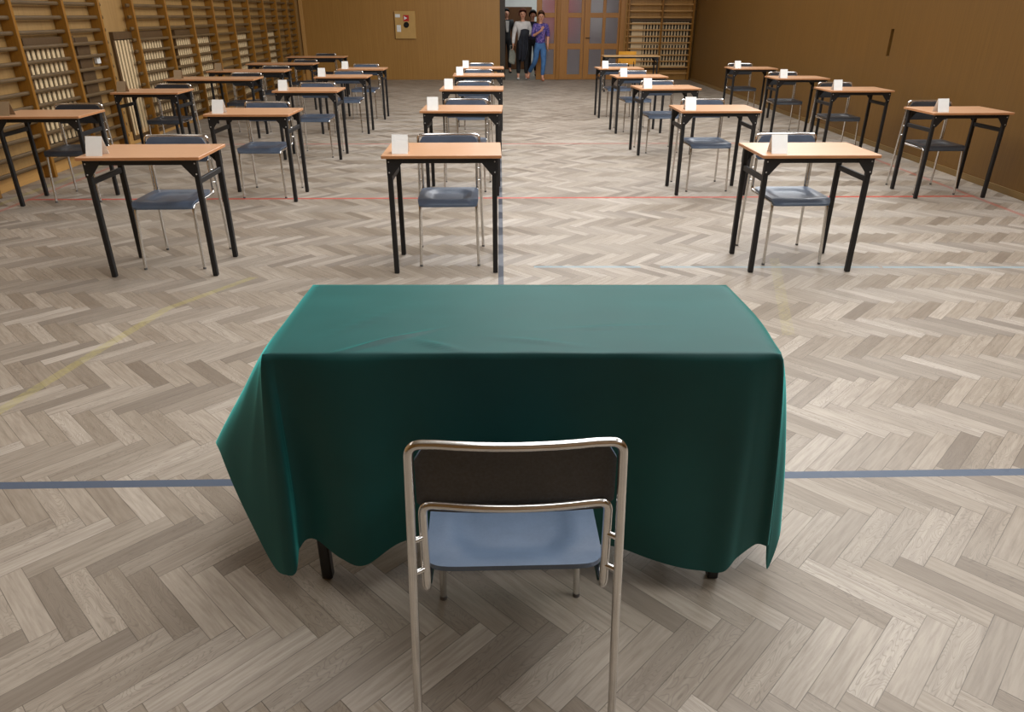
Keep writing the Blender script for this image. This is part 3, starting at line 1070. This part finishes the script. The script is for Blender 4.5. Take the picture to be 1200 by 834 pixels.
SKIN = plain('skin', L(205, 150, 122), .5, 0, .06)
def person(label, loc, rz, J, top_mat, leg_mat, hair_mat, shoe_mat, sleeve, hair, k=1.0, top_low=.02, extra_w=1.0):
    """J: joints in person-local metres (facing -Y)."""
    e = empty('person', loc, rz, label, 'person', 'people in the doorway')
    V = lambda t: Vector(t) * k
    n = {}
    def N(name, p, r): n[name] = (V(p), r * k if not isinstance(r, tuple) else tuple(q * k for q in r))
    N('pelvis', J['pelvis'], (.112, .086))
    N('waist', J['waist'], (.098, .076))
    N('chest', J['chest'], (.122, .078))
    N('neck0', J['neck0'], (.062, .050)); N('neck1', J['neck1'], (.046, .048))
    h = Vector(J['head'])
    N('jaw', h + Vector((0, -.012, -.075)), (.056, .066)); N('mid', h + Vector((0, 0, 0)), (.072, .088)); N('crown', h + Vector((0, .008, .075)), (.058, .072))
    ed = [('pelvis', 'waist'), ('waist', 'chest'), ('chest', 'neck0'), ('neck0', 'neck1'), ('neck1', 'jaw'), ('jaw', 'mid'), ('mid', 'crown')]
    N('nose', h + Vector((0, -.108, -.015)), .012); ed.append(('mid', 'nose'))
    for s, t in ((-1, 'l'), (1, 'r')):
        N('ear' + t, h + Vector((s * .082, .012, -.012)), .014); ed.append(('mid', 'ear' + t))
        N('sh' + t, J['sh' + t], .052); N('el' + t, J['el' + t], .040); N('wr' + t, J['wr' + t], .027)
        ed += [('chest', 'sh' + t), ('sh' + t, 'el' + t), ('el' + t, 'wr' + t)]
        d = Vector(J['hd' + t]).normalized()
        side = Vector(J.get('hs' + t, (0, 1, 0)))
        side = (side - d * side.dot(d)).normalized()
        w = Vector(J['wr' + t])
        palm = w + d * .055
        N('palm' + t, palm, (.026, .018)); ed.append(('wr' + t, 'palm' + t))
        nrm = d.cross(side) * (1 if s > 0 else -1)
        for f, (o_, ln) in enumerate(((-.026, .060), (-.009, .072), (.009, .068), (.025, .052))):
            a = palm + d * .030 + side * o_
            b = a + d * ln * .55 + nrm * .006
            c = b + d * ln * .40 + nrm * .020
            N('f%d a' % f + t, a, .0085); N('f%d b' % f + t, b, .0078); N('f%d c' % f + t, c, .0065)
            ed += [('palm' + t, 'f%d a' % f + t), ('f%d a' % f + t, 'f%d b' % f + t), ('f%d b' % f + t, 'f%d c' % f + t)]
        a = w + d * .030 - side * .028; b = a + d * .035 - side * .022
        N('th a' + t, a, .010); N('th b' + t, b, .0085); ed += [('palm' + t, 'th a' + t), ('th a' + t, 'th b' + t)]
        N('hip' + t, J['hip' + t], .070); N('kn' + t, J['kn' + t], .055); N('an' + t, J['an' + t], .036)
        N('heel' + t, Vector(J['an' + t]) + Vector((0, .02, -.045)), .028)
        N('toe' + t, Vector(J['toe' + t]), .026)
        ed += [('pelvis', 'hip' + t), ('hip' + t, 'kn' + t), ('kn' + t, 'an' + t), ('an' + t, 'heel' + t), ('an' + t, 'toe' + t)]
    add_mesh('body', skin_mesh(n, ed, 2, 'pelvis'), SKIN, e)
    # face details
    for s in (-1, 1):
        bm = bmesh.new()
        bmesh.ops.create_uvsphere(bm, u_segments=10, v_segments=6, radius=.0105 * k)
        o = obj('eye', bm, M['dark_round'], e, True); o.location = V(h + Vector((s * .030, -.083, .004)))
    bm = bmesh.new(); bmesh.ops.create_uvsphere(bm, u_segments=10, v_segments=6, radius=.01 * k)
    for v in bm.verts: v.co = Vector((v.co.x * 2.0, v.co.y * .5, v.co.z * .55))
    o = obj('mouth', bm, plain('lips', L(150, 70, 66), .5), e, True); o.location = V(h + Vector((0, -.082, -.058)))
    # clothes follow the body with a larger radius
    g = .014
    n2 = {}
    def C(name, p, r): n2[name] = (V(p), tuple((q + g) * k for q in r) if isinstance(r, tuple) else (r + g) * k)
    low = Vector(J['pelvis']).lerp(Vector(J['waist']), .1) + Vector((0, 0, -top_low))
    C('low', low, (.135 * extra_w, .105)); C('waist', J['waist'], (.125 * extra_w, .095)); C('chest', J['chest'], (.150, .110)); C('neck0', Vector(J['neck0']) + Vector((0, 0, -.015)), (.082, .062))
    e2 = [('low', 'waist'), ('waist', 'chest'), ('chest', 'neck0')]
    for t in 'lr':
        sh, el, wr = Vector(J['sh' + t]), Vector(J['el' + t]), Vector(J['wr' + t])
        C('sh' + t, sh + Vector((0, 0, .004)), .068)
        e2.append(('chest', 'sh' + t))
        if sleeve >= 1:
            C('el' + t, el, .044); C('cuff' + t, el.lerp(wr, sleeve - 1 + .0001), .034 if sleeve < 2 else .028)
            e2 += [('sh' + t, 'el' + t), ('el' + t, 'cuff' + t)]
        else:
            C('cuff' + t, sh.lerp(el, sleeve), .052); e2.append(('sh' + t, 'cuff' + t))
    add_mesh('blouse', skin_mesh(n2, e2, 2, 'chest'), top_mat, e)
    n2 = {}
    C('top', Vector(J['pelvis']).lerp(Vector(J['waist']), .85), (.118, .090)); C('pelvis', J['pelvis'], (.138, .108))
    e2 = [('top', 'pelvis')]
    for t in 'lr':
        kn, an = Vector(J['kn' + t]), Vector(J['an' + t])
        C('hip' + t, J['hip' + t], .088); C('kn' + t, kn, .056); C('cuff' + t, kn.lerp(an, .90), .038)
        e2 += [('pelvis', 'hip' + t), ('hip' + t, 'kn' + t), ('kn' + t, 'cuff' + t)]
    add_mesh('trousers', skin_mesh(n2, e2, 2, 'pelvis'), leg_mat, e)
    for t in 'lr':
        an, toe = Vector(J['an' + t]), Vector(J['toe' + t])
        m = {'a': (V(an + Vector((0, .03, -.045))), (.034 * k, .030 * k)), 'b': (V((an + toe) / 2 + Vector((0, 0, -.025))), (.038 * k, .030 * k)), 'c': (V(toe + Vector((0, -.012, -.002))), (.036 * k, .024 * k))}
        add_mesh('shoe', skin_mesh(m, [('a', 'b'), ('b', 'c')], 2, 'b'), shoe_mat, e)
    # hair: a shell over the skull, open at the face
    bm = bmesh.new()
    bmesh.ops.create_uvsphere(bm, u_segments=20, v_segments=14, radius=1)
    kill = [v for v in bm.verts if (v.co.y < -.22 and v.co.z < .62 - .25 * abs(v.co.x)) or v.co.z < hair['low']]
    bmesh.ops.delete(bm, geom=kill, context='VERTS')
    for v in bm.verts:
        nn = 1 + .07 * mnoise.noise(v.co * 3.1)
        v.co = Vector((v.co.x * .094 * nn * hair['w'], v.co.y * .112 * nn + .012, v.co.z * .125 * nn + .012))
    if hair.get('bun'):
        r = bmesh.ops.create_uvsphere(bm, u_segments=10, v_segments=8, radius=.042)
        for v in r['verts']: v.co += Vector((0, .125, .03))
    for v in bm.verts: v.co = (v.co + h) * k
    o = obj('hair', bm, hair_mat, e, True)
    sm = o.modifiers.new('thick', 'SOLIDIFY'); sm.thickness = .012 * k; sm.offset = 0
    return e

def fabric(name, c, var=.2, scale=12): return plain(name, c, .8, 0, var, scale)
white_top = fabric('white_knit', (.62, .60, .58, 1), .12)
black_tr = fabric('black_trousers', (.008, .008, .010, 1))
def purple():
    t = NT('purple_print'); f = t.noise(t.coord(), 26, 3, .6)
    t.set(Base_Color=t.ramp(f, [(.38, L(46, 42, 110)), (.52, L(82, 70, 148)), (.68, L(150, 118, 165))]), Roughness=.7); return t.m
jeans = fabric('blue_jeans', L(62, 104, 152), .25, 8)
navy = fabric('navy_coat', (.010, .012, .020, 1), .3)
hair_red = fabric('reddish_hair', L(92, 46, 28)); hair_brown = fabric('brown_hair', L(78, 50, 30)); hair_black = fabric('black_hair', (.006, .005, .005, 1))
shoe_white = fabric('white_shoes', (.6, .58, .55, 1)); shoe_tan = fabric('tan_sandals', L(170, 110, 84)); shoe_black = fabric('black_shoes', (.01, .01, .01, 1))

# woman in white, striding forward, dark coat over her arm
J1 = dict(pelvis=(0, .02, .90), waist=(0, .01, 1.06), chest=(0, 0, 1.27), neck0=(0, .0, 1.42), neck1=(0, -.005, 1.47), head=(0, -.02, 1.585),
          shl=(-.165, 0, 1.37), ell=(-.225, .03, 1.10), wrl=(-.25, -.03, .87), hdl=(-.05, -.1, -1), shr=(.165, 0, 1.37), elr=(.215, -.02, 1.11), wrr=(.06, -.20, 1.10), hdr=(-1, -.25, .05), hsr=(0, 0, 1),
          hipl=(-.085, .02, .84), knl=(-.10, -.03, .48), anl=(-.11, -.02, .085), toel=(-.12, -.15, .032),
          hipr=(.085, .02, .84), knr=(.09, -.07, .48), anr=(.10, -.07, .085), toer=(.11, -.20, .032))
w1 = person('person in a white top and black trousers carrying a dark coat in the doorway', (.70, 20.62, 0), .05, J1, white_top, black_tr, hair_red, shoe_white, 2.0, dict(low=-.55, w=1.1), 1.005, .10)
bm = bmesh.new()
# coat draped over the forearm
for s in (0,):
    nx, nz = 14, 20
    g = []
    for i in range(nx + 1):
        u = -1 + 2 * i / nx
        col = []
        for j in range(nz + 1):
            v = j / nz
            hw = .115 + .030 * math.sin(v * 2.2) - .065 * v * v + .012 * math.sin(v * 9 + u * 2)
            z = 1.215 + .03 * (1 - u * u) - .80 * v * (1 - .10 * abs(u))
            y = -.235 - .045 * math.cos(u * 7 + v) * v - .05 * math.sin(PI * min(1, v * 3)) * .6
            x = .045 + hw * u - .045 * v
            col.append(bm.verts.new((x, y, z)))
        g.append(col)
    for i in range(nx):
        for j in range(nz):
            bm.faces.new((g[i][j], g[i + 1][j], g[i + 1][j + 1], g[i][j + 1]))
ob = obj('draped_coat', bm, navy, None, True)
sm = ob.modifiers.new('t', 'SOLIDIFY'); sm.thickness = .03
ob.location = (.70, 20.62, 0)
tag(ob, 'dark navy coat hanging over the forearm of the woman in white', 'coat')
# pale bag hanging from her other hand
bm = bmesh.new()
prism(bm, [(-.10, .42), (.06, .36), (.10, .62), (.02, .76), (-.07, .74)], 'y', -.05, .05)
bmesh.ops.bevel(bm, geom=bm.edges[:], offset=.02, segments=2, affect='EDGES')
sweep(bm, fillet([(-.05, 0, .74), (-.06, 0, .84), (.0, 0, .84), (.0, 0, .75)], .02, 4), .008, 8)
bg = obj('hand_bag', bm, fabric('grey_bag', (.22, .22, .18, 1)), None, True, 40)
bg.location = (.43, 20.64, 0)
tag(bg, 'pale grey bag hanging from the hand of the woman in white', 'bag')

# woman in purple blouse and jeans
J2 = dict(pelvis=(0, .0, .86), waist=(0, -.01, 1.02), chest=(0, -.02, 1.22), neck0=(0, -.02, 1.365), neck1=(0, -.03, 1.415), head=(.01, -.045, 1.525),
          shl=(-.155, -.01, 1.32), ell=(-.19, -.06, 1.07), wrl=(-.02, -.22, 1.18), hdl=(.55, -.2, .8), hsl=(0, 0, 1), shr=(.155, 0, 1.32), elr=(.20, .04, 1.08), wrr=(.19, -.03, .86), hdr=(0, -.1, -1),
          hipl=(-.08, 0, .80), knl=(-.12, .02, .47), anl=(-.28, .26, .16), toel=(-.30, .17, .055),
          hipr=(.08, 0, .80), knr=(.09, -.10, .46), anr=(.06, -.10, .085), toer=(.09, -.23, .032))
person('person in a purple patterned blouse and blue jeans walking through the doorway, hand raised', (1.145, 20.12, 0), 0, J2, purple(), jeans, hair_brown, shoe_tan, 1.15, dict(low=-.35, w=.98, bun=True), 1.01, .10)

# two more people behind them
J3 = dict(pelvis=(0, .02, .94), waist=(0, .01, 1.10), chest=(0, 0, 1.30), neck0=(0, 0, 1.46), neck1=(0, -.005, 1.51), head=(0, -.02, 1.62),
          shl=(-.175, 0, 1.41), ell=(-.22, .02, 1.13), wrl=(-.22, -.05, .90), hdl=(0, -.1, -1), shr=(.175, 0, 1.41), elr=(.22, .02, 1.13), wrr=(.22, -.05, .90), hdr=(0, -.1, -1),
          hipl=(-.09, .02, .88), knl=(-.10, -.02, .50), anl=(-.10, 0, .085), toel=(-.11, -.13, .032), hipr=(.09, .02, .88), knr=(.10, -.02, .50), anr=(.10, 0, .085), toer=(.11, -.13, .032))
dark_suit = fabric('dark_jacket', (.012, .012, .014, 1))
p3 = person('person in a dark jacket over a white shirt standing behind in the corridor', (.30, 22.9, 0), .2, J3, dark_suit, black_tr, hair_black, shoe_black, 2.0, dict(low=-.3, w=1.0), 1.0, .12)
bm = bmesh.new()
prism(bm, [(-.055, 1.42), (.055, 1.42), (.035, 1.12), (-.035, 1.12)], 'y', -.155, -.118)
bmesh.ops.bevel(bm, geom=bm.edges[:], offset=.01, segments=2, affect='EDGES')
obj('shirt', bm, white_top, p3, True, 50)
person('person in dark clothes with black hair, mostly hidden between the two women', (1.02, 21.75, 0), 0, J3, fabric('navy_shirt', (.02, .022, .05, 1)), black_tr, hair_black, shoe_black, 2.0, dict(low=-.5, w=1.15), .97, .10)

# ------------------------------------------------------------------ light
def area(name, loc, rot, sx, sy, power, col):
    l = bpy.data.lights.new(name, 'AREA'); l.shape = 'RECTANGLE'; l.size = sx; l.size_y = sy
    l.energy = power; l.color = col
    o = bpy.data.objects.new(name, l); o.location = loc; o.rotation_euler = rot
    link(o)
    return o
area('window_light_right', (4.82, 6.5, 4.0), (0, math.radians(74), 0), 2.6, 16.0, 860, (.97, .985, 1.0))
area('window_light_left', (-4.6, 6.0, 3.9), (0, math.radians(-45), 0), 1.2, 10.0, 60, (1.0, .98, .94))
area('overhead_fill', (.9, 8.6, 4.8), (0, 0, 0), 2.6, 17.0, 640, (.99, .99, 1.0))  # unseen fill added overhead to brighten the middle of the hall
area('corridor_light', (1.6, 22.8, 2.95), (0, 0, 0), 3.5, 2.0, 60, (.95, 1.0, 1.0))
w = bpy.data.worlds.new('world'); SC.world = w
w.use_nodes = True
w.node_tree.nodes['Background'].inputs[0].default_value = (.8, .85, .9, 1)
w.node_tree.nodes['Background'].inputs[1].default_value = .2
SC.view_settings.view_transform = 'Standard'
SC.view_settings.look = 'None'
SC.view_settings.exposure = 0
SC.cycles.max_bounces = 8
SC.cycles.use_denoising = True
SC.cycles.sample_clamp_indirect = 6
